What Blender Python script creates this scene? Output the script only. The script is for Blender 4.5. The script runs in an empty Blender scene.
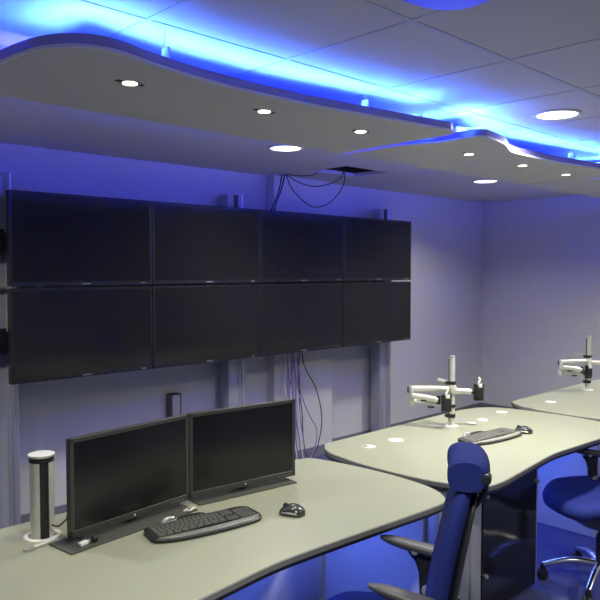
import bpy, bmesh, math, random
from mathutils import Vector, Matrix
random.seed(7)
PI = math.pi
sc = bpy.context.scene
col = bpy.context.collection

# ---------------------------------------------------------------- materials
def mat(name, base, rough=0.5, metal=0.0, spec=0.5, bump=0.0, bscale=200.0, var=0.0, vscale=6.0,
        emit=None, estr=0.0, coat=0.0, trans=0.0, sheen=0.0):
    m = bpy.data.materials.new(name); m.use_nodes = True
    nt = m.node_tree; b = nt.nodes['Principled BSDF']
    b.inputs['Base Color'].default_value = (*base, 1)
    b.inputs['Roughness'].default_value = rough
    b.inputs['Metallic'].default_value = metal
    b.inputs['Specular IOR Level'].default_value = spec
    b.inputs['Coat Weight'].default_value = coat
    b.inputs['Transmission Weight'].default_value = trans
    b.inputs['Sheen Weight'].default_value = sheen
    tc = nt.nodes.new('ShaderNodeTexCoord')
    if var > 0:
        n = nt.nodes.new('ShaderNodeTexNoise'); n.inputs['Scale'].default_value = vscale
        n.inputs['Detail'].default_value = 4
        nt.links.new(tc.outputs['Object'], n.inputs['Vector'])
        mx = nt.nodes.new('ShaderNodeMix'); mx.data_type = 'RGBA'
        mx.inputs['A'].default_value = (*[c * (1 - var) for c in base], 1)
        mx.inputs['B'].default_value = (*[min(1, c * (1 + var)) for c in base], 1)
        nt.links.new(n.outputs['Fac'], mx.inputs['Factor'])
        nt.links.new(mx.outputs['Result'], b.inputs['Base Color'])
    if bump > 0:
        n2 = nt.nodes.new('ShaderNodeTexNoise'); n2.inputs['Scale'].default_value = bscale
        nt.links.new(tc.outputs['Object'], n2.inputs['Vector'])
        bp = nt.nodes.new('ShaderNodeBump'); bp.inputs['Strength'].default_value = bump
        bp.inputs['Distance'].default_value = 0.002
        nt.links.new(n2.outputs['Fac'], bp.inputs['Height'])
        nt.links.new(bp.outputs['Normal'], b.inputs['Normal'])
    if emit:
        b.inputs['Emission Color'].default_value = (*emit, 1)
        b.inputs['Emission Strength'].default_value = estr
    return m

M = {}
M['wall'] = mat('painted wall', (.68, .675, .63), .7, bump=.15, bscale=120, var=.03, vscale=3)
M['ceiling'] = mat('mineral ceiling tile', (.70, .69, .655), .85, bump=.25, bscale=260, var=.04, vscale=40)
M['tbar'] = mat('white ceiling grid', (.62, .62, .63), .5)
M['floor'] = mat('dark blue carpet', (.06, .07, .19), .95, bump=.6, bscale=500, var=.25, vscale=90)
M['skirting'] = mat('grey skirting', (.20, .21, .24), .5)
M['raft'] = mat('beige raft underside', (.66, .655, .59), .45, var=.03, vscale=4, bump=.05)
M['raft_edge'] = mat('brushed raft edge', (.38, .36, .92), .16, metal=.6)  # blue in the metal colour stands in for reflected led glow
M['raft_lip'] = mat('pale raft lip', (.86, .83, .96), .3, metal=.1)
M['desk'] = mat('grey green laminate', (.345, .36, .27), .30, spec=.5, var=.03, vscale=25, bump=.06, bscale=300)
M['desk_edge'] = mat('grey desk edge', (.17, .17, .155), .45)
M['plate'] = mat('dark grey shadow plate', (.075, .077, .07), .35)
M['black'] = mat('black plastic', (.018, .018, .02), .42, bump=.1, bscale=600)
M['bezel'] = mat('dark grey bezel', (.024, .025, .027), .4, spec=.35)
M['mbezel'] = mat('matt monitor bezel', (.045, .047, .047), .42)
M['screen'] = mat('dark screen glass', (.017, .018, .018), .12, spec=.32)
M['mscreen'] = mat('matt monitor screen', (.010, .011, .012), .22, spec=.4)
M['mark'] = mat('silver print', (.55, .55, .58), .3)
M['alu'] = mat('brushed aluminium', (.62, .62, .62), .38, metal=.75, var=.05, vscale=3)
M['alu_pale'] = mat('pale anodised post', (.44, .45, .46), .4, metal=.2)
M['arm'] = mat('silver cream arm', (.66, .66, .60), .32, metal=.25)
M['white'] = mat('white plastic', (.80, .80, .76), .35)
M['blue_fab'] = mat('blue chair fabric', (.014, .024, .155), .9, spec=.2, bump=.5, bscale=900, var=.12, vscale=60)
M['key_sheen'] = mat('keys with painted sheen', (.20, .20, .18), .35)  # dark keys made pale: glancing reflection painted into the colour
M['palm_sheen'] = mat('palm rest with painted sheen', (.30, .305, .27), .3)  # same glancing sheen painted into the palm rest colour
M['armpad'] = mat('grey arm pad', (.055, .055, .062), .5, bump=.1)
M['knob'] = mat('grey knob', (.28, .28, .29), .4)
M['chrome'] = mat('polished aluminium base', (.80, .80, .80), .18, metal=1.0)
M['panel'] = mat('white cabinet laminate', (.62, .62, .62), .45)
M['frame'] = mat('pale grey cabinet frame', (.40, .41, .40), .4, metal=.2)
M['smoke'] = mat('smoked glass', (.012, .013, .016), .10, spec=.35)
M['kb_body'] = mat('charcoal keyboard shell', (.022, .023, .023), .42)
M['palm'] = mat('grey palm rest', (.20, .205, .185), .30)
M['key'] = mat('black key', (.13, .132, .12), .35)
M['mouse'] = mat('dark glossy mouse', (.04, .042, .04), .22, coat=.3)
M['silver'] = mat('silver trim', (.55, .55, .53), .3, metal=.6)
M['cable_purple'] = mat('purple cable', (.26, .16, .46), .5)
M['cable_dark'] = mat('dark cable', (.03, .03, .05), .5)
M['cable_white'] = mat('white cable', (.85, .83, .90), .45)
M['dark_void'] = mat('dark ceiling void', (.03, .03, .04), .9)
M['lamp'] = mat('ceiling lamp lens', (1, 1, 1), .4, emit=(1.0, .97, .90), estr=4)
M['spot'] = mat('warm spot lens', (1, 1, 1), .4, emit=(1.0, .95, .74), estr=6)
M['led'] = mat('cyan blue led strip', (.8, .9, 1), .4, emit=(.06, .175, 1.0), estr=112)
M['led_rear'] = mat('blue led strip', (.8, .9, 1), .4, emit=(.03, .035, 1.0), estr=105)
M['led_desk'] = mat('under desk led strip', (.8, .9, 1), .4, emit=(.09, .17, 1.0), estr=72)
M['bluepanel'] = mat('blue translucent panel', (.05, .05, .5), .4, emit=(.035, .035, .42), estr=.9)

# ---------------------------------------------------------------- helpers
def add_box(bm, lo, hi, bevel=0.0, seg=2, M4=None):
    r = bmesh.ops.create_cube(bm, size=1)
    vs = r['verts']
    s = [hi[i] - lo[i] for i in range(3)]; c = [(hi[i] + lo[i]) / 2 for i in range(3)]
    for v in vs:
        v.co = Vector((v.co.x * s[0] + c[0], v.co.y * s[1] + c[1], v.co.z * s[2] + c[2]))
    if bevel > 0:
        es = list({e for v in vs for e in v.link_edges})
        r2 = bmesh.ops.bevel(bm, geom=es, offset=bevel, segments=seg, profile=.5, affect='EDGES')
        vs = list({v for f in r2['faces'] for v in f.verts} | {v for v in vs if v.is_valid})
    if M4 is not None:
        bmesh.ops.transform(bm, matrix=M4, verts=vs)
    return vs

def add_cyl(bm, p0, p1, r0, r1=None, n=24, bevel=0.0):
    r1 = r0 if r1 is None else r1
    p0, p1 = Vector(p0), Vector(p1); d = p1 - p0
    q = d.to_track_quat('Z', 'Y').to_matrix().to_4x4()
    m = Matrix.Translation((p0 + p1) / 2) @ q
    r = bmesh.ops.create_cone(bm, cap_ends=True, segments=n, radius1=r0, radius2=r1, depth=d.length, matrix=m)
    if bevel > 0:
        es = [e for e in {e for v in r['verts'] for e in v.link_edges} if len([f for f in e.link_faces if len(f.verts) > 4]) == 1]
        bmesh.ops.bevel(bm, geom=es, offset=bevel, segments=2, profile=.5, affect='EDGES')

def catmull(pts, sub=8, closed=False):
    P = [Vector(p) for p in pts]; n = len(P); out = []
    rng = range(n) if closed else range(n - 1)
    for i in rng:
        if closed:
            a, b, c, d = P[(i - 1) % n], P[i], P[(i + 1) % n], P[(i + 2) % n]
        else:
            a, b, c, d = P[max(i - 1, 0)], P[i], P[i + 1], P[min(i + 2, n - 1)]
        # centripetal-ish: fall back to uniform with damped tangents
        for k in range(sub):
            t = k / sub
            t1 = (c - a) * .5; t2 = (d - b) * .5
            L = (c - b).length
            if t1.length > 1.6 * L: t1 *= 1.6 * L / t1.length
            if t2.length > 1.6 * L: t2 *= 1.6 * L / t2.length
            h1 = 2*t**3 - 3*t**2 + 1; h2 = -2*t**3 + 3*t**2; h3 = t**3 - 2*t**2 + t; h4 = t**3 - t**2
            out.append(b * h1 + c * h2 + t1 * h3 + t2 * h4)
    if not closed: out.append(P[-1])
    return out

def add_tube(bm, pts, r, n=10, smooth=True, sub=8):
    P = catmull(pts, sub) if smooth else [Vector(p) for p in pts]
    rad = r if callable(r) else (lambda t: r)
    rings = []; up = Vector((0, 0, 1)); prev = None
    for i, p in enumerate(P):
        d = (P[min(i + 1, len(P) - 1)] - P[max(i - 1, 0)]).normalized()
        if prev is None:
            a = d.cross(up if abs(d.z) < .9 else Vector((1, 0, 0))).normalized()
        else:
            a = (prev - d * prev.dot(d)).normalized()
        prev = a; b = d.cross(a)
        rr = rad(i / (len(P) - 1))
        rings.append([bm.verts.new(p + (a * math.cos(2*PI*k/n) + b * math.sin(2*PI*k/n)) * rr) for k in range(n)])
    for r0, r1 in zip(rings, rings[1:]):
        for k in range(n):
            bm.faces.new((r0[k], r0[(k+1) % n], r1[(k+1) % n], r1[k]))
    bm.faces.new(list(reversed(rings[0]))); bm.faces.new(rings[-1])

def add_rings(bm, rings, cap=True):
    V = [[bm.verts.new(p) for p in r] for r in rings]
    n = len(V[0])
    for a, b in zip(V, V[1:]):
        for k in range(n):
            bm.faces.new((a[k], a[(k+1) % n], b[(k+1) % n], b[k]))
    if cap:
        bm.faces.new(list(reversed(V[0]))); bm.faces.new(V[-1])
    return V

def inset2d(pts, d):
    """offset a closed CCW outline inwards by d"""
    n = len(pts); out = []
    for i in range(n):
        a, b, c = Vector(pts[i-1][:2]), Vector(pts[i][:2]), Vector(pts[(i+1) % n][:2])
        e1 = (b - a).normalized(); e2 = (c - b).normalized()
        nrm = Vector((-(e1.y + e2.y), e1.x + e2.x))
        if nrm.length < 1e-6: nrm = Vector((-e1.y, e1.x))
        nrm.normalize()
        out.append(b + nrm * d)
    return out

def add_slab(bm, outline, zprof):
    """outline CCW 2D; zprof list of (z, inset) from bottom to top"""
    rings = []
    for z, d in zprof:
        o = inset2d(outline, d) if abs(d) > 1e-9 else outline
        rings.append([Vector((p[0], p[1], z)) for p in o])
    add_rings(bm, rings)

def superring(cx, cy, z, w, t, n=28, e=3.0, tilt=0.0):
    out = []
    for k in range(n):
        a = 2 * PI * k / n
        c, s = math.cos(a), math.sin(a)
        x = w/2 * math.copysign(abs(c) ** (2/e), c); y = t/2 * math.copysign(abs(s) ** (2/e), s)
        out.append(Vector((cx + x, cy + y * math.cos(tilt), z + y * math.sin(tilt))))
    return out

def obj(name, bm, m, parent=None, ang=35, loc=None, rot=None):
    bmesh.ops.recalc_face_normals(bm, faces=bm.faces)
    me = bpy.data.meshes.new(name); bm.to_mesh(me); bm.free()
    me.materials.append(M[m] if isinstance(m, str) else m)
    me.shade_smooth(); me.set_sharp_from_angle(angle=math.radians(ang))
    o = bpy.data.objects.new(name, me); col.objects.link(o)
    if parent: o.parent = parent
    if loc: o.location = loc
    if rot: o.rotation_euler = rot
    return o

def tag(o, label, cat, group=None, kind=None):
    if label: o['label'] = label
    if cat: o['category'] = cat
    if group: o['group'] = group
    if kind: o['kind'] = kind
    return o

def thing(name, label, cat, loc=(0, 0, 0), rz=0.0, group=None):
    o = bpy.data.objects.new(name, None); col.objects.link(o)
    o.empty_display_size = .1; o.location = loc; o.rotation_euler = (0, 0, rz)
    return tag(o, label, cat, group)

def dup(root, label=None, loc=None, rz=None):
    def cp(o, parent):
        c = o.copy(); col.objects.link(c); c.parent = parent
        for ch in list(o.children): cp(ch, c)
        return c
    r = cp(root, None)
    if label: r['label'] = label
    if loc: r.location = loc
    if rz is not None: r.rotation_euler = (0, 0, rz)
    return r

def struct(name, bm, m, label=None):
    o = obj(name, bm, m); o['kind'] = 'structure'
    if label: o['label'] = label
    return o

def boxes(*bs, bevel=0.0):
    bm = bmesh.new()
    for lo, hi in bs: add_box(bm, lo, hi, bevel)
    return bm

# ---------------------------------------------------------------- room shell
XL, XR, YF, YB, CH = -1.8, 7.32, -3.2, 4.44, 2.45
struct('floor', boxes(((XL, YF, -.1), (XR, YB, 0))), 'floor')
struct('wall_back', boxes(((XL, YB, 0), (XR + .1, YB + .1, CH + .3))), 'wall')
struct('wall_right', boxes(((XR, YF, 0), (XR + .1, YB, CH + .3))), 'wall')
struct('wall_left', boxes(((XL - .1, YF, 0), (XL, YB, CH + .3))), 'wall')
struct('wall_front', boxes(((XL, YF - .1, 0), (XR, YF, CH + .3))), 'wall')
# boxed-out column in the back wall behind the screens
struct('wall_boxing', boxes(((3.93, 4.35, 0), (4.64, YB, CH))), 'wall')
# skirtings
struct('baseboard_back', boxes(((XL, YB - .018, 0), (3.93, YB, .085)), ((4.64, YB - .018, 0), (XR, YB, .085)),
                               ((3.93, 4.332, 0), (4.64, 4.35, .085))), 'skirting')
struct('baseboard_right', boxes(((XR - .018, YF, 0), (XR, YB - .018, .085))), 'skirting')
# ceiling in slabs round an open hatch
HX0, HX1, HY0, HY1 = 3.99, 4.50, 3.60, 3.97
struct('ceiling', boxes(((XL, YF, CH), (XR, HY0, CH + .03)), ((XL, HY1, CH), (XR, YB, CH + .03)),
                        ((XL, HY0, CH), (HX0, HY1, CH + .03)), ((HX1, HY0, CH), (XR, HY1, CH + .03))), 'ceiling')
struct('ceiling_void', boxes(((HX0, HY0, CH + .25), (HX1, HY1, CH + .28)), ((HX0 - .02, HY0, CH + .03), (HX0, HY1, CH + .28)),
                             ((HX1, HY0, CH + .03), (HX1 + .02, HY1, CH + .28)), ((HX0, HY0 - .02, CH + .03), (HX1, HY0, CH + .28)),
                             ((HX0, HY1, CH + .03), (HX1, HY1 + .02, CH + .28))), 'dark_void')
# ceiling grid: main runners along the room, short tees between them
bm = bmesh.new()
ys = [1.37 + .58 * k for k in range(-7, 6)]
for y in ys:
    if YF < y < YB and not (3.5 < y): add_box(bm, (XL, y - .011, CH - .0025), (XR, y + .012, CH + .001))
k = 0
for i in range(-4, 11):
    x = 1.22 + .605 * i
    if not XL < x < XR: continue
    for y0, y1 in zip(ys, ys[1:]):
        if y1 < 3.3 and y0 > YF: add_box(bm, (x - .009, y0 + .012, CH - .0025), (x + .009, y1 - .012, CH + .001))
struct('trim_1', bm, 'tbar', 'white metal ceiling grid between the tiles')

# ---------------------------------------------------------------- recessed ceiling lamps
def lamp(parent, z, size, watt, colr, spread):
    l = bpy.data.lights.new('lamp_light', 'AREA'); l.shape = 'DISK'; l.size = size; l.energy = watt; l.color = colr
    l.spread = math.radians(spread)
    o = bpy.data.objects.new('lamp_light', l); col.objects.link(o); o.parent = parent; o.location = (0, 0, z)
def ceiling_lamp(x, y, label, watt=26):
    t = thing('ceiling_downlight', label, 'light', (x, y, CH), 0, 'round recessed ceiling downlights')
    bm = bmesh.new()
    n = 40; prof = [(.098, 0.0), (.118, 0.0), (.120, -.006), (.112, -.011), (.100, -.009), (.096, -.004)]
    rings = [[Vector((r * math.cos(2*PI*k/n), r * math.sin(2*PI*k/n), z)) for k in range(n)] for r, z in prof]
    V = add_rings(bm, rings, cap=False)
    for k in range(n):
        bm.faces.new((V[-1][k], V[-1][(k+1) % n], V[0][(k+1) % n], V[0][k]))
    obj('trim_ring', bm, 'white', t)
    bm = bmesh.new(); add_cyl(bm, (0, 0, -.006), (0, 0, -.001), .096, n=40)
    obj('lens', bm, 'lamp', t)
    lamp(t, -.009, .18, watt, (1.0, .965, .85), 140)
    return t
for x, y, lab in ((3.43, 1.66, 'large round white ceiling downlight glowing beside the cyan light band'),
                  (3.11, 3.33, 'round white ceiling downlight behind the longest raft, above the black screens'),
                  (5.53, 3.33, 'round white ceiling downlight behind the middle raft, near the far corner'),
                  (.70, 3.33, 'round ceiling downlight over the left end of the screen wall'),
                  (1.0, .55, 'round ceiling downlight on the camera side of the room'),
                  (5.9, 1.66, 'round ceiling downlight near the right hand wall'),
                  (3.43, -.75, 'unseen ceiling downlight added behind the camera to brighten the room'),  # this lamp and the next are unseen, added to brighten the room
                  (5.9, -.75, 'unseen ceiling downlight added at the rear right to brighten the room')):
    ceiling_lamp(x, y, lab, 13 if y > 3 else (30 if x < 3.5 else 20))

# ---------------------------------------------------------------- ceiling rafts with led strips on top
def raft_outline(x0, w, nose, y_off=0.0):
    s = w / 1.90
    P = [(-.075, 2.585), (-.072, 2.40), (-.065, 2.20)] + nose + [(.50, 1.912), (.74, 1.922), (.98, 1.915), (1.23, 1.885), (1.50, 1.850), (1.74, 1.818),
         (1.81, 1.818), (1.856, 1.845), (1.868, 1.91), (1.872, 2.15), (1.895, 2.585)]
    front = catmull([(x, y, 0) for x, y in P], 5)
    return [(x0 + p.x * s, p.y + y_off) for p in front]       # CCW: rear-left -> front -> rear-right

def offset_curve(pts, d):
    out = []
    for i, p in enumerate(pts):
        a = Vector(pts[max(i-1, 0)]); b = Vector(pts[min(i+1, len(pts)-1)])
        e = (b - a).normalized(); out.append(Vector((p[0] - e.y * d, p[1] + e.x * d)))
    return out

ZR = 2.288
def ribbon(bm, P, z0, z1, th):
    Q = offset_curve([(p[0], p[1]) for p in P], th)
    rings = [[Vector((p[0], p[1], z0)), Vector((q[0], q[1], z0)), Vector((q[0], q[1], z1)), Vector((p[0], p[1], z1))] for p, q in zip(P, Q)]
    add_rings(bm, rings)

NOSE_WIDE = [(-.052, 2.05), (-.025, 1.945), (.025, 1.875), (.085, 1.845), (.16, 1.845), (.28, 1.877)]
NOSE_TIGHT = [(-.010, 2.03), (-.006, 1.90), (.004, 1.815), (.035, 1.786), (.12, 1.795), (.29, 1.83)]
def raft(x0, w, nose, label, spots, led_label, rear_label, tabs, x_led=None, phase=0):
    t = thing('ceiling_raft', label, 'ceiling raft', (0, 0, 0), 0, 'curved ceiling rafts over the desks')
    O = raft_outline(x0, w, nose)
    bm = bmesh.new(); add_slab(bm, O, [(ZR, .012), (ZR, .002), (ZR + .008, 0)])
    obj('underside', bm, 'raft', t)
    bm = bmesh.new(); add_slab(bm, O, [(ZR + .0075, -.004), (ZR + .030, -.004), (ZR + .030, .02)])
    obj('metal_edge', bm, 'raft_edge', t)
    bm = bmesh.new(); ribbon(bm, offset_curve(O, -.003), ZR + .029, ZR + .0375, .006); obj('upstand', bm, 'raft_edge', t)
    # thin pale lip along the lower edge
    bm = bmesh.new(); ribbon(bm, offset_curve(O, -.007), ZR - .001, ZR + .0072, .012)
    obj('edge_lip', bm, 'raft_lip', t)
    # hanging tabs up to the ceiling
    for tx, ty in tabs:
        bm = bmesh.new(); add_box(bm, (tx - .004, ty - .018, ZR + .031), (tx + .004, ty + .018, ZR + .095)); add_cyl(bm, (tx, ty + .005, ZR + .09), (tx, ty + .005, CH), .0012, n=8)
        add_box(bm, (tx - .02, ty - .02, ZR + .0305), (tx + .02, ty + .02, ZR + .034))
        obj('hanger_bracket', bm, 'white', t)
    # led channel: strip facing up with a shield behind it
    F = O[10:-7]
    bm = bmesh.new(); ribbon(bm, offset_curve(F, .132), ZR + .036, ZR + .042, .022)
    L = obj('led_strip', bm, 'led', t); L['label'] = led_label
    bm = bmesh.new(); ribbon(bm, offset_curve(F, .170), ZR + .0305, ZR + .078, .004)
    ribbon(bm, offset_curve(F, .106), ZR + .0305, ZR + .056, .003)
    ribbon(bm, offset_curve(F, .107), ZR + .0305, ZR + .0335, .064)
    obj('led_channel', bm, 'white', t)
    bm = bmesh.new()
    xa, xb = O[0][0] + .05, O[-1][0] - .05
    add_box(bm, (xa, 2.44, ZR + .036), (xb, 2.462, ZR + .046))
    L2 = obj('led_strip', bm, 'led_rear', t); L2['label'] = rear_label
    bm = bmesh.new(); add_box(bm, (xa, 2.405, ZR + .0305), (xb, 2.410, ZR + .095)); add_box(bm, (xa, 2.41, ZR + .0305), (xb, 2.49, ZR + .0355))
    obj('led_shield', bm, 'white', t)
    for i, (sx, lab) in enumerate(spots):
        s = thing('raft_spotlight', lab, 'light', (sx, 2.105, ZR), 0, 'small round spotlights set in the rafts')
        bm = bmesh.new(); add_cyl(bm, (0, 0, -.002), (0, 0, .004), .036, n=28)
        obj('rim', bm, 'silver', s)
        for sg in (-1, 1):
            bm = bmesh.new(); add_box(bm, (.028 if sg > 0 else -.052, -.012, -.002), (.052 if sg > 0 else -.028, .012, .002), .003)
            obj('clip', bm, 'black', s, rot=(0, 0, 0))
        bm = bmesh.new(); add_cyl(bm, (0, 0, -.0035), (0, 0, -.002), .025, n=28)
        obj('lens', bm, 'spot', s)
        lamp(s, -.006, .046, 1.7, (1.0, .95, .76), 120)
    return t

raft(.915, 1.90, NOSE_WIDE, 'longest curved beige ceiling raft with two spotlights over the nearer screens',
     [(1.25, 'raft spotlight furthest to the left, over the two desk monitors'),
      (1.85, 'raft spotlight on the long raft, second from its rounded left end'),
      (2.43, 'raft spotlight by the pointed right end of the long raft')],
     'cyan glowing led strip along the front of the long raft', 'blue led strip along the rear of the long raft',
     [(1.30, 1.965), (2.30, 1.965)])
raft(2.925, 1.90, NOSE_TIGHT, 'middle curved ceiling raft with a bright metal nose and three spotlights',
     [(3.325, 'raft spotlight just behind the bright nose of the middle raft'),
      (3.912, 'raft spotlight in the centre of the middle raft'),
      (4.489, 'raft spotlight at the far end of the middle raft')],
     'cyan glowing led strip along the front of the middle raft', 'blue led strip along the rear of the middle raft',
     [(4.24, 1.955)])
raft(4.862, 1.90, NOSE_TIGHT, 'farthest curved ceiling raft, cut off by the right edge of the photo',
     [(5.3, 'raft spotlight nearest the right hand wall')],
     'led strip along the front of the farthest raft', 'led strip along the rear of the farthest raft', [(6.2, 1.965)])

# blue rounded panel hanging under the ceiling, camera side
P = catmull([(1.62, 1.262, 0), (1.50, 1.24, 0), (1.45, 1.12, 0), (1.47, .98, 0), (1.60, .93, 0), (1.73, .95, 0), (1.80, 1.04, 0), (1.825, 1.14, 0), (1.80, 1.21, 0), (1.73, 1.25, 0)], 5, True)
bm = bmesh.new(); add_slab(bm, [(p.x, p.y) for p in P], [(CH - .020, .01), (CH - .016, 0), (CH, 0)])
bp = obj('blue_light_panel', bm, 'bluepanel')
tag(bp, 'glowing blue panel with rounded corners flat against the ceiling, at the top edge', 'light panel')

# ---------------------------------------------------------------- the eight wall screens
TW, THT = .965, .566
def tv():
    t = thing('wall_screen', '', 'screen', (0, 0, 0), 0, 'black screens of the video wall')
    w, h = TW / 2, THT / 2
    bm = bmesh.new(); add_box(bm, (-w, 0, -h), (w, .045, h), .004)
    add_box(bm, (-w * .7, .045, -h * .7), (w * .7, .085, h * .7), .01)
    obj('casing', bm, 'bezel', t)
    bm = bmesh.new()
    b = .017
    for lo, hi in (((-w, -.004, h - b), (w, .002, h)), ((-w, -.004, -h), (w, .002, -h + .024)),
                   ((-w, -.004, -h), (-w + b, .002, h)), ((w - b, -.004, -h), (w, .002, h))):
        add_box(bm, lo, hi, .0012, 1)
    obj('bezel', bm, 'bezel', t)
    bm = bmesh.new(); add_box(bm, (-w + b - .001, -.0015, -h + .023), (w - b + .001, .001, h - b + .001))
    obj('screen', bm, 'screen', t)
    bm = bmesh.new()
    for i in range(7): add_box(bm, (-.032 + i * .009, -.0052, -h + .008), (-.026 + i * .009, -.0038, -h + .015))
    obj('badge', bm, 'mark', t)
    bm = bmesh.new(); add_box(bm, (w - .085, -.0052, -h + .009), (w - .055, -.0038, -h + .014))
    obj('indicator', bm, 'mark', t)
    return t
tv0 = tv(); first = True
names = [['top left screen of the video wall, with a blue glow reflected near its top',
          'upper screen second from the left end of the video wall',
          'upper screen below the hanging cables, third along the video wall',
          'top right screen of the video wall'],
         ['bottom left screen of the video wall, behind the power tower',
          'lower screen second from the left, above the pair of desk monitors',
          'lower screen third along the video wall, above the purple cables',
          'bottom right screen of the video wall, next to the bare wall']]
for r in range(2):
    for c in range(4):
        loc = (1.640 + .484 + c * .970, 4.13, (1.846 if r == 0 else 1.266))
        if first:
            t = tv0; first = False; t.location = loc; t['label'] = names[r][c]
        else:
            dup(tv0, names[r][c], loc)

# stand of posts and rails carrying the screens
st = thing('screen_stand', 'pale aluminium posts and black rails carrying the wall of screens', 'stand', (1.66, 4.30, 0))
for x in (1.655, 3.46, 5.30):
    dx = x - 1.66
    bm = bmesh.new()
    add_box(bm, (dx - .085, -.035, 0), (dx - .028, .075, 2.245), .004)
    add_box(bm, (dx + .018, -.035, 0), (dx + .085, .075, 2.245), .004)
    add_box(bm, (dx - .03, -.015, 0), (dx + .02, .07, 2.24)); add_box(bm, (dx - .03, -.028, 0), (dx + .02, -.014, 2.085 if x > 2 else 2.245))
    p = obj('post', bm, 'alu_pale', st)
    if x > 2:
      bm = bmesh.new(); add_box(bm, (dx - .027, -.03, 2.09), (dx + .017, -.0155, 2.243))
      obj('slot', bm, 'black', p)
    bm = bmesh.new(); add_cyl(bm, (dx + .050, -.034, 0), (dx + .050, -.034, 2.243), .012, n=16)
    obj('edge_profile', bm, 'alu', p)
for z in (1.235, 1.825):
    bm = bmesh.new(); add_box(bm, (-.13, -.0855, z - .055), (3.86, -.0355, z + .055), .003)
    obj('rail', bm, 'black', st)
    bm = bmesh.new(); add_box(bm, (-.16, -.0905, z - .078), (-.01, -.086, z + .078), .003); obj('end_bracket', bm, 'black', st)
    bm = bmesh.new(); add_cyl(bm, (-.085, -.090, z), (-.085, -.085, z), .012, n=16)
    obj('bolt', bm, 'silver', st)
for x, z in ((5.30, 1.553), (3.46, 1.553), (1.60, 1.553)):
    bm = bmesh.new(); add_box(bm, (x - 1.66 - .06, -.06, z - .01), (x - 1.66 + .06, -.036, z + .01), .002)
    obj('spacer', bm, 'silver', st)

# ---------------------------------------------------------------- cables
def cable(pts, r, m, label, group):
    bm = bmesh.new(); add_tube(bm, pts, r, 8)
    o = obj('cable', bm, m); tag(o, label, 'cable', group); return o
G1 = 'cables dropping from the ceiling to the screens'
cable([(3.90, 4.22, 2.44), (3.88, 4.24, 2.30), (3.83, 4.27, 2.15), (3.82, 4.27, 2.05)], .006, 'cable_dark', 'dark cable slanting from the ceiling down behind the third upper screen, left strand', G1)
cable([(3.93, 4.22, 2.44), (3.91, 4.24, 2.32), (3.87, 4.27, 2.18), (3.86, 4.27, 2.05)], .006, 'cable_dark', 'dark cable slanting from the ceiling down behind the third upper screen, right strand', G1)
cable([(3.95, 4.22, 2.44), (4.00, 4.20, 2.32), (4.16, 4.14, 2.19), (4.28, 4.05, 2.22), (4.36, 3.97, 2.36), (4.37, 3.95, 2.52)], .004, 'cable_dark', 'thin dark cable in the deepest sagging loop below the open ceiling hatch', 'cable loops below the hatch')
cable([(3.95, 4.22, 2.44), (4.03, 4.18, 2.39), (4.14, 4.12, 2.355), (4.25, 4.05, 2.37), (4.34, 3.97, 2.43), (4.36, 3.95, 2.53)], .004, 'cable_dark', 'thin dark cable in the shallow upper loop below the open ceiling hatch', 'cable loops below the hatch')
cable([(3.93, 4.22, 2.443), (4.00, 4.10, 2.425), (4.06, 4.0, 2.435), (4.08, 3.95, 2.50)], .0035, 'cable_dark', 'thin dark cable running close under the ceiling to the hatch', 'cable loops below the hatch')
G2 = 'purple and white cables hanging below the screens'
spec = [(4.00, .010, 'cable_white', -.01, .004), (4.02, .0, 'cable_purple', .02, .005), (4.045, -.01, 'cable_white', .015, .004),
        (4.07, .02, 'cable_purple', -.01, .006), (4.09, .0, 'cable_purple', .03, .005), (4.12, .01, 'cable_white', .0, .004),
        (4.145, -.01, 'cable_purple', .02, .005), (4.165, .0, 'cable_dark', -.02, .004)]
labs = ['white cable furthest left in the bunch below the screens', 'purple cable beside the left white one below the screens',
        'white cable between two purple ones below the screens', 'thick purple cable in the middle of the bunch below the screens',
        'purple cable just right of the thick one below the screens', 'white cable right of the middle of the bunch below the screens',
        'purple cable near the right of the bunch below the screens', 'dark straight cable at the right of the bunch below the screens']
for (x, j, m, k, r), lb in zip(spec, labs):
    cable([(x, 4.28, 1.15), (x + j, 4.29, .95), (x + k, 4.285, .70), (x + .02 + j, 4.28, .45), (x + .04 + k * .5, 4.27, .20), (x + .07, 4.26, .012)], r, m, lb, G2)
cable([(4.17, 4.28, 1.1), (4.20, 4.27, .85), (4.33, 4.25, .62), (4.39, 4.24, .36), (4.33, 4.23, .13), (4.20, 4.20, .02)], .0045, 'cable_dark', 'dark cable bowing outwards to the right below the screens', 'bowed cables')
cable([(4.13, 4.28, .9), (4.15, 4.26, .62), (4.25, 4.25, .40), (4.33, 4.24, .26), (4.29, 4.23, .11), (4.19, 4.20, .02)], .0045, 'cable_purple', 'purple cable bowing outwards lower down beside the monitor edge', 'bowed cables')

# wall trunking pillar between the screens and the monitors
t = thing('socket_post', 'slim white vertical socket post against the back wall behind the monitors', 'socket post', (2.96, 4.40, 0))
bm = bmesh.new(); add_box(bm, (-.035, -.03, 0), (.035, .04, .725), .004); obj('body', bm, 'arm', t)
bm = bmesh.new(); add_box(bm, (-.043, -.034, 0), (-.035, .04, .728), .002); add_box(bm, (.035, -.034, 0), (.043, .04, .728), .002); obj('side_strip', bm, 'desk_edge', t)
bm = bmesh.new(); add_box(bm, (-.045, -.036, .728), (.045, .04, .734), .002); obj('cap', bm, 'bezel', t)

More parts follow.
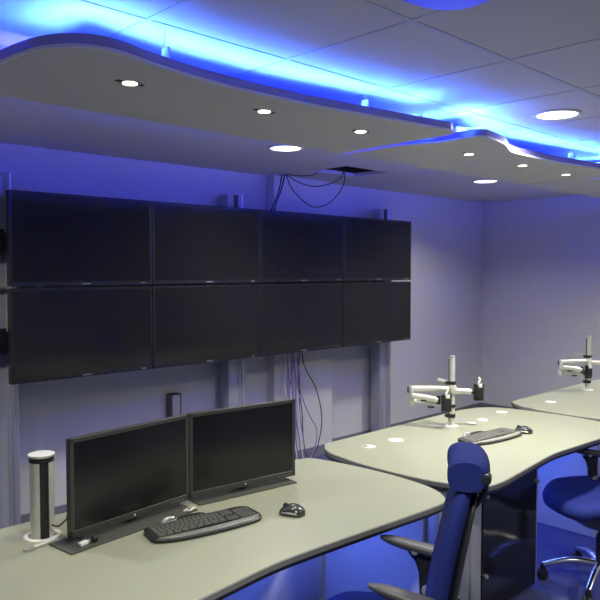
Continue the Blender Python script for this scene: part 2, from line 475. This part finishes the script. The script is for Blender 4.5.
# ---------------------------------------------------------------- desks
def desk_outline(x0, w, rear):
    P = [(.16, rear), (.09, rear - .065), (.045, rear - .14), (.026, rear - .22), (.002, 2.18), (.000, 1.985), (.010, 1.825), (.030, 1.73), (.075, 1.60),
         (.13, 1.553), (.24, 1.542), (.42, 1.560), (.64, 1.585), (.85, 1.603)]
    R_ = [(-.69, 1.590), (-.43, 1.573), (-.20, 1.560), (-.125, 1.574), (-.08, 1.615), (-.04, 1.68), (-.015, 1.77),
          (0, 1.95), (-.010, 2.13), (-.030, 2.28), (-.065, 2.40), (-.12, rear - .08), (-.20, rear - .03), (-.34, rear)]
    C = catmull([(x, y, 0) for x, y in P] + [(x + w, y, 0) for x, y in R_], 5, False)
    return [(x0 + p.x, p.y) for p in C]

def desk(x0, w, rear, label):
    t = thing('control_desk', label, 'desk', (x0 + w / 2, 2.0, 0), 0, 'curved control room desks')
    O = [(x - x0 - w / 2, y - 2.0) for x, y in desk_outline(x0, w, rear)]
    bm = bmesh.new(); add_slab(bm, O, [(.728, .004), (.738, .003), (.740, .005)])
    obj('desktop', bm, 'desk', t)
    bm = bmesh.new(); add_slab(bm, O, [(.701, .016), (.705, .004), (.7165, .002)])
    obj('edge_band', bm, 'black', t)
    bm = bmesh.new(); add_slab(bm, O, [(.716, .003), (.719, 0), (.7365, 0), (.7392, .0035)])
    obj('edge_trim', bm, 'desk_edge', t)
    # modesty panel
    a, b = -w / 2 + .86, w / 2 + .02
    bm = bmesh.new(); add_box(bm, (a, .395, .02), (b, .413, .698), .002)
    obj('modesty_panel', bm, 'panel', t)
    bm = bmesh.new(); add_box(bm, (-.07, -.05, 0.0), (-.03, .38, .03), .004); add_box(bm, (-.07, .30, .03), (-.03, .38, .698), .004)
    obj('leg', bm, 'alu', t)
    bm = bmesh.new(); add_box(bm, (-w / 2 + .9, .16, .692), (w / 2 - .05, .185, .7015), .002)
    obj('led_strip', bm, 'led_desk', t)
    return t
desk(.625, 1.845, 2.505, 'nearest curved desk carrying the two black monitors')
desk(2.500, 1.77, 2.548, 'middle curved desk with grommet caps and a bare monitor pole')
desk(4.305, 1.85, 2.465, 'farthest curved desk by the right wall, with a second monitor pole')

# equipment cabinets under the desk ends
def cabinet(x0, label, y0=1.72):
    t = thing('equipment_cabinet', label, 'cabinet', (x0, y0, 0), 0, 'equipment cabinets below the desks')
    W = .86
    bm = bmesh.new()
    for lo, hi in (((-.022, .07, .0), (.018, .66, .695)), ((W - .018, .02, .03), (W, .66, .695)), ((0, .64, .03), (W, .66, .695)),
                   ((0, .02, .03), (W, .66, .05)), ((0, .02, .675), (W, .66, .695)), ((.34, .02, .05), (.36, .64, .675))):
        add_box(bm, lo, hi, .001, 1)
    obj('carcass', bm, 'panel', t)
    bm = bmesh.new(); add_box(bm, (0.02, .06, 0), (W - .02, .64, .03)); obj('plinth', bm, 'black', t)
    bm = bmesh.new(); add_box(bm, (-.004, .0, .0), (.05, .07, .695), .004); obj('corner_post', bm, 'alu', t)
    bm = bmesh.new(); add_box(bm, (.052, .002, .03), (.245, .022, .695), .002); obj('front_panel', bm, 'frame', t)
    bm = bmesh.new(); add_box(bm, (.248, -.006, .0), (.335, .018, .695), .008, 3); obj('stile', bm, 'frame', t)
    bm = bmesh.new(); add_box(bm, (.340, -.008, .03), (W, 0.0, .69), .0015, 1)
    d = obj('door', bm, 'smoke', t)
    bm = bmesh.new(); add_box(bm, (W, -.010, .03), (W + .006, .012, .69), .001, 1); obj('edge_trim', bm, 'alu', d)
    bm = bmesh.new(); add_cyl(bm, (W - .018, -.030, .575), (W - .018, -.008, .575), .009, .011, n=16); obj('lock', bm, 'silver', d)
    bm = bmesh.new(); add_cyl(bm, (.365, -.020, .60), (.365, -.008, .60), .010, n=16); add_cyl(bm, (.365, -.020, .22), (.365, -.008, .22), .010, n=16)
    obj('hinge', bm, 'silver', d)
    return t
cabinet(2.515, 'cabinet with smoked glass door below the middle desk, behind the near chair')
cabinet(4.315, 'blue lit cabinet below the farthest desk, behind the chair at the right edge')

# ---------------------------------------------------------------- grommet caps on the desks
def cap(x, y, label, notch=False, r=.036):
    t = thing('grommet_cap', label, 'grommet cap', (x, y, .740), 0, 'round white cable caps in the desktops')
    bm = bmesh.new(); add_cyl(bm, (0, 0, 0), (0, 0, .004), r, n=36, bevel=.0015)
    obj('disc', bm, 'white', t)
    if notch:
        bm = bmesh.new(); add_cyl(bm, (-.012, .014, .004), (-.012, .014, .0048), .014, n=20); obj('cable_hole', bm, 'desk_edge', t)
    return t
cap(2.771, 2.335, 'white grommet cap with a dark cable hole, nearest the left corner of the middle desk', True)
cap(2.985, 2.325, 'large plain white grommet cap beside the one with a dark hole', False, .042)
cap(3.64, 2.27, 'small pale grommet cap between the monitor pole and the brighter caps', False, .03)
cap(3.775, 2.275, 'white grommet cap behind the middle desk keyboard', False, .034)
cap(4.065, 2.31, 'white grommet cap near the far rear corner of the middle desk', False, .036)
cap(4.63, 2.255, 'white grommet cap alone on the farthest desk', False, .038)

# ---------------------------------------------------------------- power tower
t = thing('power_tower', 'white pop up power tower with a round lid, standing open on the near desk', 'power tower', (1.026, 2.335, .740), math.radians(-12))
bm = bmesh.new(); n = 40
prof = [(.046, 0), (.062, 0), (.062, .003), (.058, .005), (.048, .005), (.046, .003)]
V = add_rings(bm, [[Vector((r * math.cos(2*PI*k/n), r * math.sin(2*PI*k/n), z)) for k in range(n)] for r, z in prof], cap=False)
for k in range(n): bm.faces.new((V[-1][k], V[-1][(k+1) % n], V[0][(k+1) % n], V[0][k]))
obj('collar', bm, 'white', t)
bm = bmesh.new()
for a0, a1 in ((155, 248), (294, 385), (50, 130)):
    rings = []
    for k in range(15):
        a = math.radians(a0 + (a1 - a0) * k / 14)
        rings.append([Vector((r * math.cos(a), r * math.sin(a), z)) for r, z in ((.036, 0), (.040, 0), (.040, .262), (.036, .262))])
    add_rings(bm, rings)
obj('shell', bm, 'arm', t)
bm = bmesh.new(); add_cyl(bm, (0, 0, 0), (0, 0, .262), .0355, n=32); so = obj('socket_column', bm, 'black', t)
for z in (.035, .085):
    bm = bmesh.new(); add_box(bm, (-.014, -.0375, z), (.014, -.034, z + .03), .002); obj('socket', bm, 'bezel', so)
bm = bmesh.new(); add_cyl(bm, (0, 0, .262), (0, 0, .272), .042, n=36, bevel=.002); obj('neck_ring', bm, 'black', t)
bm = bmesh.new(); add_cyl(bm, (0, 0, .272), (0, 0, .276), .018, n=20); add_cyl(bm, (0, 0, .276), (0, 0, .288), .038, .046, n=40, bevel=.0025)
obj('lid', bm, 'white', t)
t = thing('usb_lead', 'short white plug lead lying flat in front of the power tower', 'plug', (.966, 2.245, .740), math.radians(8))
bm = bmesh.new(); add_box(bm, (-.045, -.009, .0), (-.008, .009, .010), .003); obj('plug', bm, 'silver', t)
bm = bmesh.new(); add_tube(bm, [(-.01, 0, .006), (.02, 0, .006), (.05, .003, .006), (.068, .008, .006)], .005, 8); obj('lead', bm, 'white', t)
bm = bmesh.new(); add_tube(bm, [(1.035, 2.282, .79), (1.055, 2.268, .785), (1.10, 2.29, .80), (1.14, 2.36, .79), (1.16, 2.42, .748), (1.26, 2.43, .745), (1.34, 2.40, .745)], .003, 8)
tag(obj('power_lead', bm, 'cable_dark'), 'thin dark lead looping from the power tower behind the left monitor', 'cable')

# ---------------------------------------------------------------- monitors
def monitor(label, p_left, p_right, fx, fy, w=.520):
    a = math.atan2(p_right[1] - p_left[1], p_right[0] - p_left[0])
    cx, cy = (p_left[0] + p_right[0]) / 2, (p_left[1] + p_right[1]) / 2
    t = thing('desk_monitor', label, 'monitor', (cx, cy, .740), a, 'wide black monitors side by side on the near desk')
    W, z0, z1 = w / 2, .022, .358
    bm = bmesh.new(); add_box(bm, (-W, .002, z0), (W, .024, z1), .004)
    add_box(bm, (-W * .62, .02, z0 + .05), (W * .62, .048, z1 - .05), .01)
    obj('casing', bm, 'mbezel', t)
    bm = bmesh.new(); b = .015
    for lo, hi in (((-W, -.003, z1 - b), (W, .004, z1)), ((-W, -.003, z0), (W, .004, z0 + .024)),
                   ((-W, -.003, z0), (-W + b, .004, z1)), ((W - b, -.003, z0), (W, .004, z1))):
        add_box(bm, lo, hi, .0012, 1)
    obj('bezel', bm, 'mbezel', t)
    bm = bmesh.new(); add_box(bm, (-W + b - .001, -.0005, z0 + .023), (W - b + .001, .003, z1 - b + .001)); obj('screen', bm, 'mscreen', t)
    bm = bmesh.new(); add_cyl(bm, (0, -.0045, z0 + .012), (0, -.003, z0 + .012), .004, n=16); obj('badge', bm, 'mark', t)
    bm = bmesh.new()
    for i in range(4): add_box(bm, (W - .09 + i * .018, -.0042, z0 + .0085), (W - .081 + i * .018, -.003, z0 + .011))
    obj('control_buttons', bm, 'palm', t)
    bm = bmesh.new(); add_box(bm, (-.03, .03, .008), (.03, .055, .22), .005); obj('neck', bm, 'black', t)
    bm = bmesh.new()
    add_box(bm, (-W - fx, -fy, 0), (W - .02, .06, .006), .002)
    obj('shadow_plate', bm, 'plate', t)  # dark plate stands in for the monitor's shadow on the desk
    return t
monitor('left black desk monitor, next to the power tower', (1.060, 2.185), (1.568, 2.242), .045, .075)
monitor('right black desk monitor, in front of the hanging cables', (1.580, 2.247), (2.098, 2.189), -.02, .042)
t = thing('security_tag', 'small white card with a dark print lying by the join of the monitors', 'card', (1.530, 2.178, .750), math.radians(25))
bm = bmesh.new(); add_box(bm, (-.020, -.016, -.003), (.020, .016, .003), .001, 1, Matrix.Rotation(math.radians(-12), 4, 'X')); obj('card', bm, 'white', t)
bm = bmesh.new(); add_box(bm, (-.009, -.008, .003), (.009, .006, .0036), 0, 1, Matrix.Rotation(math.radians(-12), 4, 'X')); obj('print', bm, 'bezel', t)
t = thing('usb_dongle', 'tiny white usb dongle at the lower left corner of the left monitor', 'usb dongle', (1.085, 2.145, .7465), math.radians(15))
bm = bmesh.new(); add_box(bm, (-.022, -.009, 0), (.012, .009, .013), .003); obj('body', bm, 'white', t)
bm = bmesh.new(); add_box(bm, (.012, -.006, .003), (.024, .006, .010), .001); obj('connector', bm, 'silver', t)
t = thing('webcam', 'little black round webcam beside the white usb dongle', 'webcam', (1.122, 2.145, .7465), 0)
bm = bmesh.new(); r = bmesh.ops.create_uvsphere(bm, u_segments=20, v_segments=12, radius=.013)
for v in bm.verts: v.co.z = v.co.z * .9 + .0117
obj('body', bm, 'black', t)
bm = bmesh.new(); add_cyl(bm, (0, -.0135, .012), (0, -.0115, .012), .005, n=16); obj('lens', bm, 'screen', t)

# ---------------------------------------------------------------- keyboards
def keyboard(label, loc, rz, keys_split):
    t = thing('keyboard', label, 'keyboard', loc, rz, 'black keyboards with grey palm rests'); t.scale = (.90, .90, .8)
    P = [(-.225, .075), (-.235, .03), (-.238, -.03), (-.215, -.058), (-.13, -.083), (-.02, -.090), (.08, -.088), (.19, -.076), (.235, -.045),
         (.238, .02), (.225, .072), (.16, .086), (.05, .084), (-.06, .084), (-.16, .082)]
    O = [(p.x, p.y) for p in catmull([(x, y, 0) for x, y in P], 4, True)]
    bm = bmesh.new(); add_slab(bm, O, [(0, .006), (.006, 0), (.014, 0), (.019, .006)])
    for v in bm.verts: v.co.z += max(0, (v.co.y + .09)) * .05 * (1 if v.co.z > .01 else 0)
    obj('shell', bm, 'kb_body', t)
    P = [(-.222, -.040), (-.205, -.056), (-.13, -.078), (-.02, -.085), (.08, -.083), (.185, -.071), (.224, -.046), (.226, -.030),
         (.10, -.040), (-.02, -.044), (-.13, -.040)]
    O = [(p.x, p.y) for p in catmull([(x, y, 0) for x, y in P], 4, True)]
    bm = bmesh.new(); add_slab(bm, O, [(.018, 0), (.0215, .002), (.0225, .006)]); obj('palm_rest', bm, 'palm' if keys_split else 'palm_sheen', t)
    rows = [(.064, 16, .010), (.044, 15, .0145), (.0265, 15, .0145), (.009, 14, .0145), (-.009, 13, .0145), (-.0265, 9, .0145)]
    def key(bm, x, y, w, h):
        z = .019 + (y + .09) * .05 + .0006 * math.cos(x * 20)
        vs = add_box(bm, (x - w/2, y - h/2, z), (x + w/2, y + h/2, z + .006))
        for v in vs:
            if v.co.z > z + .003: v.co.x = x + (v.co.x - x) * .8; v.co.y = y + (v.co.y - y) * .8
    spots = []
    for y, nk, h in rows:
        xs = -.215; total = .295; w = total / nk
        for i in range(nk): spots.append((xs + w * (i + .5), y + .003 * math.cos((xs + w * i) * 14), w * .84, h))
        for i in range(3):
            if y > -.03 and not (.0 < y < .02) or i < 0: spots.append((.094 + i * .017, y, .014, h))
    spots2 = []
    for y, nk, h in rows[1:]:
        for i in range(4): spots2.append((.154 + i * .018, y, .015, h))
    allk = spots + spots2
    if keys_split:
        for s in allk[:98]:
            bm = bmesh.new(); key(bm, *s); obj('key', bm, 'key', t)
        bm = bmesh.new()
        for s in allk[98:]: key(bm, *s)
        k = obj('number_pad', bm, 'key', t); k['kind'] = 'stuff'
    else:
        bm = bmesh.new()
        for s in allk: key(bm, *s)
        k = obj('key_field', bm, 'key_sheen', t); k['kind'] = 'stuff'
    # raised media hump on the far side
    bm = bmesh.new()
    O = [(-.075, .078), (.045, .078), (.04, .112), (.0, .125), (-.05, .122), (-.08, .104)]
    O = [(p.x, p.y) for p in catmull([(x, y, 0) for x, y in O], 4, True)]
    add_slab(bm, O, [(0, .004), (.016, 0), (.026, .006), (.028, .014)]); obj('media_hump', bm, 'mouse', t)
    bm = bmesh.new(); add_tube(bm, [(-.142, .083, .016), (-.13, .108, .022), (-.105, .120, .024), (-.082, .112, .024)], .010, 10); obj('media_dial', bm, 'silver', t)
    return t
kb_a = math.atan2(1.922 - 2.07, 1.659 - 1.27) + math.radians(17)
keyboard('black keyboard with grey palm rest lying in front of the two monitors', (1.478, 2.005, .740), math.radians(-9), True)
keyboard('flat grey looking keyboard on the middle desk beside its mouse', (3.39, 1.985, .740), math.radians(-6), False)

def mouse(label, loc, rz):
    t = thing('computer_mouse', label, 'mouse', loc, rz, 'black computer mice')
    bm = bmesh.new(); rings = []
    for k in range(13):
        u = k / 12; y = -.052 + .104 * u
        w = .036 * (1 - abs(2*u - 1) ** 3.2) ** .5 + .002
        h = .040 * math.sin(PI * min(1, u * .86 + .10)) ** .7
        ring = []
        for j in range(20):
            a = 2 * PI * j / 20
            ring.append(Vector((w * math.cos(a) * (.94 if .35 < u < .6 else 1), y, max(0.0, h * (.28 + .72 * math.sin(a)) if math.sin(a) > -.2 else 0))))
        rings.append(ring)
    add_rings(bm, rings); obj('body', bm, 'mouse', t, 60)
    bm = bmesh.new(); add_cyl(bm, (-.004, .026, .030), (.004, .026, .030), .010, n=18); obj('wheel', bm, 'black', t)
    bm = bmesh.new(); add_tube(bm, [(-.034, -.030, .012), (-.0365, 0, .014), (-.032, .03, .012)], .0035, 8); obj('side_trim', bm, 'silver', t)
    bm = bmesh.new(); add_tube(bm, [(.034, -.030, .012), (.0365, 0, .014), (.032, .03, .012)], .0035, 8); obj('side_trim', bm, 'silver', t)
    return t
mouse('dark mouse on the near desk right of the keyboard', (1.795, 1.888, .740), math.radians(25))
mouse('dark mouse on the middle desk at the end of the keyboard', (3.645, 1.935, .740), math.radians(20))

# ---------------------------------------------------------------- monitor poles with empty arms
def pole_arm(label, loc, rz, h=.41, right=True):
    t = thing('monitor_arm', label, 'monitor arm', loc, rz, 'bare monitor poles with folded arms')
    bm = bmesh.new(); add_cyl(bm, (0, 0, 0), (0, 0, .008), .043, n=32, bevel=.002); obj('base_plate', bm, 'white', t)
    bm = bmesh.new(); add_cyl(bm, (0, 0, .008), (0, 0, h), .0175, n=28); p = obj('pole', bm, 'arm', t)
    bm = bmesh.new(); add_cyl(bm, (0, 0, h), (0, 0, h + .008), .0185, n=28, bevel=.002); obj('end_cap', bm, 'silver', p)
    bm = bmesh.new(); add_box(bm, (-.0195, -.004, .03), (-.0165, .004, h - .01)); obj('groove', bm, 'black', p)
    for z, hh in ((.055, .022), (.115, .018), (.25, .02)):
        bm = bmesh.new(); add_cyl(bm, (0, 0, z), (0, 0, z + hh), .0225, n=24, bevel=.002)
        add_box(bm, (-.036, -.01, z), (-.018, .01, z + hh), .002)
        c = obj('clamp', bm, 'black', t)
        bm = bmesh.new(); add_cyl(bm, (-.042, 0, z + hh/2), (-.034, 0, z + hh/2), .006, n=12); obj('screw', bm, 'black', c)
    # upper arm, elbow, folded fore arm
    bm = bmesh.new(); add_cyl(bm, (0, 0, .195), (0, 0, .245), .025, n=28, bevel=.003); add_tube(bm, [(-.015, -.002, .222), (-.12, .004, .224), (-.232, .012, .222)], .0175, 16); u = obj('upper_arm', bm, 'arm', t)
    bm = bmesh.new(); add_cyl(bm, (-.236, .006, .170), (-.236, .006, .240), .0135, n=24, bevel=.003); obj('elbow', bm, 'arm', u)
    bm = bmesh.new(); add_cyl(bm, (-.256, .006, .2), (-.256, .006, .236), .0045, n=12); obj('pin', bm, 'black', u)
    bm = bmesh.new(); add_tube(bm, [(-.232, -.01, .185), (-.16, -.028, .178), (-.09, -.045, .166)], .0165, 16); f = obj('fore_arm', bm, 'arm', t)
    bm = bmesh.new(); add_cyl(bm, (-.088, -.045, .140), (-.088, -.045, .190), .013, n=20, bevel=.002); obj('tilt_joint', bm, 'black', f)
    bm = bmesh.new(); add_tube(bm, [(-.234, .02, .150), (-.15, .03, .140), (-.06, .03, .128)], .013, 16); add_cyl(bm, (-.234, .02, .120), (-.234, .02, .165), .017, n=20, bevel=.002)
    obj('lower_arm', bm, 'arm', t)
    bm = bmesh.new()
    for x, z in ((-.165, .158), (-.125, .118)): add_box(bm, (x - .018, -.02, z - .005), (x + .018, .004, z + .005), .003)
    obj('cable_clip', bm, 'black', t)
    def head(cx, cy, cz, clip=True):
        bm = bmesh.new()
        add_box(bm, (cx - .030, cy - .012, cz - .050), (cx + .030, cy - .004, cz + .050), .003)
        add_box(bm, (cx - .020, cy - .03, cz - .030), (cx + .020, cy - .010, cz + .030), .004)
        for dz in (-.036, .036): add_box(bm, (cx - .012, cy - .022, cz + dz - .01), (cx + .012, cy - .010, cz + dz + .01), .002)
        add_cyl(bm, (cx - .005, cy + .02, cz), (cx - .005, cy - .006, cz), .014, n=16)
        h_ = obj('mounting_plate', bm, 'black', t)
        if clip:
            bm = bmesh.new(); add_tube(bm, [(cx + .002, cy - .02, cz + .028), (cx - .004, cy - .022, cz + .052), (cx + .004, cy - .02, cz + .075), (cx - .003, cy - .018, cz + .088)], .0065, 8)
            add_box(bm, (cx + .004, cy - .026, cz + .022), (cx + .018, cy - .016, cz + .052), .003)
            obj('spring_clip', bm, 'white', h_)
        return h_
    head(-.045, -.055, .150)
    bm = bmesh.new(); add_tube(bm, [(.015, 0, .213), (.06, 0, .210), (.112, -.004, .207)], .0165, 16); r_ = obj('upper_arm', bm, 'arm', t)
    bm = bmesh.new(); add_cyl(bm, (.108, 0, .205), (.135, 0, .205), .012, n=16); obj('tilt_joint', bm, 'black', r_)
    head(.155, .0, .205)
    bm = bmesh.new(); add_tube(bm, [(-.02, .02, .262), (-.05, .03, .268), (-.075, .04, .272)], .009, 10); obj('spare_arm', bm, 'silver', t)
    return t
pole_arm('silver monitor pole with folded arms on the middle desk', (3.485, 2.305, .740), math.radians(-44.2))
pole_arm('silver monitor pole with folded arms on the farthest desk', (5.30, 2.285, .740), math.radians(-30), h=.41)

# ---------------------------------------------------------------- chairs
def chair(label, loc, rz, dz, ay):
    """local: faces +Y"""
    t = thing('office_chair', label, 'chair', loc, rz, 'blue high backed swivel chairs')
    bm = bmesh.new(); add_cyl(bm, (0, 0, .085), (0, 0, .135), .040, .032, n=28, bevel=.004); hub = obj('base_hub', bm, 'chrome', t)
    for k in range(5):
        a = math.radians(72 * k + 58); c, s = math.cos(a), math.sin(a)
        bm = bmesh.new()
        add_tube(bm, [(c*.02, s*.02, .115), (c*.12, s*.12, .122), (c*.20, s*.20, .108), (c*.285, s*.285, .080)], lambda u: .0215 - .007 * u, 12)
        for v in bm.verts: pass
        leg = obj('base_leg', bm, 'chrome', t)
        bm = bmesh.new(); add_cyl(bm, (c*.288, s*.288, .055), (c*.288, s*.288, .090), .014, n=16); 
        px_, py_ = -s, c
        for sg in (-1, 1):
            q = Vector((c*.288 + px_*.004*sg, s*.288 + py_*.004*sg, .030)); e = Vector((px_, py_, 0)) * .020 * sg
            add_cyl(bm, q, q + e, .030, .027, n=24, bevel=.003)
        add_box(bm, (c*.288 - .012, s*.288 - .012, .045), (c*.288 + .012, s*.288 + .012, .066), .003)
        obj('caster', bm, 'black', leg)
    bm = bmesh.new(); add_cyl(bm, (0, 0, .13), (0, 0, .27), .027, n=24); add_cyl(bm, (0, 0, .27), (0, 0, .38), .016, n=20); obj('gas_column', bm, 'black', t)
    bm = bmesh.new(); add_rings(bm, [superring(0, -.03, .315, .14, .20), superring(0, -.02, .335, .22, .28), superring(0, -.01, .365 + dz * .6, .32, .36), superring(0, 0, .398 + dz, .40, .43), superring(0, .01, .428 + dz, .485, .48), superring(0, .01, .434 + dz, .49, .485)])
    mech = obj('seat_mechanism', bm, 'black', t)
    bm = bmesh.new(); add_cyl(bm, (-.14, .10, .365 + dz), (-.235, .115, .355 + dz), .006, n=10); add_cyl(bm, (-.235, .115, .355 + dz), (-.275, .12, .350 + dz), .012, n=14, bevel=.003); obj('lever', bm, 'black', mech)
    for sg in (-1, 1):
        bm = bmesh.new(); add_cyl(bm, (sg*.160, -.06, .360 + dz), (sg*.195, -.06, .360 + dz), .022, n=24, bevel=.003); obj('tension_knob', bm, 'knob', mech)
    # seat: rounded, thick, waterfall front
    bm = bmesh.new()
    R = []
    for z, w, d, cy in ((.432, .44, .45, .0), (.436, .485, .49, .008), (.448, .503, .508, .01), (.465, .505, .51, .012), (.485, .49, .495, .01), (.495, .45, .46, .0), (.487, .34, .36, -.01), (.476, .22, .24, -.02), (.470, .08, .10, -.02)):
        ring = superring(0, cy, z + dz, w, d, 40, 3.2)
        for p in ring:
            if p.y > .12: p.z -= (p.y - .12) * .22 * (1 if z > .44 else .3)
            if z > .43: p.z += .035 * (abs(p.x) / .25) ** 3 - .020
        R.append(ring)
    add_rings(bm, R); obj('seat', bm, 'blue_fab', t, 80)
    # back rest
    def yb(z): return -.205 - .17 * max(0, z - .42) - .10 * max(0, z - .62) ** 2
    bm = bmesh.new(); R = []
    for z, w, th in ((.425, .18, .03), (.432, .30, .050), (.46, .36, .066), (.54, .39, .074), (.66, .385, .074), (.76, .36, .070), (.86, .35, .070), (.93, .31, .064), (.965, .26, .05), (.975, .18, .03)):
        R.append(superring(0, yb(z) + .012, z, w, th, 36, 2.6))
    for ring in R:
        for p in ring: p.y += .55 * p.x * p.x
    add_rings(bm, R); obj('backrest', bm, 'blue_fab', t, 80)
    bm = bmesh.new(); R = []
    for z, w, th in ((.44, .20, .012), (.46, .27, .022), (.54, .30, .030), (.66, .30, .030), (.76, .27, .030), (.86, .23, .028), (.93, .18, .024), (.955, .12, .012)):
        R.append(superring(0, yb(z) - .026, z, w, th, 28, 2.6))
    add_rings(bm, R); obj('back_shell', bm, 'black', t, 80)
    bm = bmesh.new(); add_tube(bm, [(0, -.10, .38), (0, -.22, .37), (0, -.27, .42), (0, yb(.50) - .045, .50), (0, yb(.58) - .040, .58)], lambda u: .026 - .010 * u, 14); obj('back_spine', bm, 'black', t)
    # head rest
    hz, hy = 1.018, yb(.99) + .004
    bm = bmesh.new(); R = []
    for k in range(15):
        u = -1 + 2 * k / 14; x = .135 * u
        s_ = (1 - abs(u) ** 5) ** .5 if abs(u) < 1 else 0.12
        s_ = max(s_, .35)
        ring = []
        for j in range(28):
            a = 2 * PI * j / 28; c, s = math.cos(a), math.sin(a)
            y = .066 * math.copysign(abs(c) ** .75, c) * (.75 + .25 * s_); z = .055 * math.copysign(abs(s) ** .75, s) * (.75 + .25 * s_)
            ring.append(Vector((x * (1 if abs(u) < 1 else 1), hy + y + .012 * u * u, hz + z)))
        R.append(ring)
    add_rings(bm, R); h_ = obj('headrest', bm, 'blue_fab', t, 60)
    for sg in (-1, 1):
        bm = bmesh.new()
        add_cyl(bm, (sg * .09, hy - .050, hz - .004), (sg * .137, hy - .046, hz - .004), .017, n=20, bevel=.004)
        add_tube(bm, [(sg * .085, hy - .05, hz - .01), (sg * .075, hy - .045, hz - .06), (sg * .06, yb(.90) - .030, .90)], .010, 8)
        obj('headrest_bracket', bm, 'black', h_)
    # arm rests
    for sg in (-1, 1):
        x = sg * .215
        bm = bmesh.new()
        add_tube(bm, [(sg*.12, -.10, .385), (sg*.19, -.15, .39), (x, -.175 + ay, .42)], .022, 12)
        add_rings(bm, [superring(x, -.175 + ay, .40, .034, .052, 20), superring(x, -.175 + ay, .48, .036, .056, 20), superring(x, -.17 + ay, .56, .032, .054, 20), superring(x, -.165 + ay, .60, .034, .07, 20), superring(x, -.155 + ay, .630, .036, .10, 20)])
        a_ = obj('arm_post', bm, 'black', t, 50)
        for ss in (-1, 1):
            bm = bmesh.new(); add_cyl(bm, (x + ss*.014, -.175 + ay, .50), (x + ss*.027, -.175 + ay, .50), .020, n=24, bevel=.002); obj('arm_knob', bm, 'knob', a_)
        bm = bmesh.new(); R = []
        for k in range(15):
            u = k / 14; y = -.275 + ay + .27 * u
            s_ = max(.12, (1 - abs(2*u - 1) ** 3.5)) ** .5
            w = (.078 - .022 * u) * s_; h = (.038 - .006 * u) * s_
            R.append([Vector((x - .012 * sg * u + w/2 * math.copysign(abs(math.cos(q)) ** .7, math.cos(q)), y, .622 + .060 * u + h/2 * math.copysign(abs(math.sin(q)) ** .7, math.sin(q)))) for q in [2*PI*j/20 for j in range(20)]])
        add_rings(bm, R); p_ = obj('arm_pad', bm, 'armpad', t, 60)
        for ss in (-1, 1):
            bm = bmesh.new(); add_cyl(bm, (x + ss * .026, -.13 + ay, .644), (x + ss * .038, -.13 + ay, .644), .012, n=20, bevel=.003); obj('pad_button', bm, 'silver', p_)
    return t
chair('blue high backed office chair in the foreground with its headrest over the middle desk', (1.804, 1.498, 0), math.radians(34), -.045, 0)
chair('blue office chair cut off by the right edge, pushed up to the middle desk', (3.655, 1.49, 0), math.radians(61), .015, .065)

# ---------------------------------------------------------------- camera
A = math.radians(45.8); pt = math.atan(30 / 700)
cd = bpy.data.cameras.new('camera'); cam = bpy.data.objects.new('camera', cd); col.objects.link(cam)
cam.location = (0, 0, 1.66); cam.rotation_euler = (PI / 2 - pt, 0, A - PI / 2)
cd.sensor_width = 36; cd.lens = 36 * 700 / 600; cd.clip_start = .02
sc.camera = cam

w = bpy.data.worlds.new('world'); w.use_nodes = True; sc.world = w
w.node_tree.nodes['Background'].inputs['Color'].default_value = (.02, .02, .03, 1)
w.node_tree.nodes['Background'].inputs['Strength'].default_value = .2
sc.view_settings.view_transform = 'Standard'; sc.view_settings.look = 'None'
sc.view_settings.gamma = 1; sc.view_settings.use_curve_mapping = False
sc.view_settings.exposure = 0.18
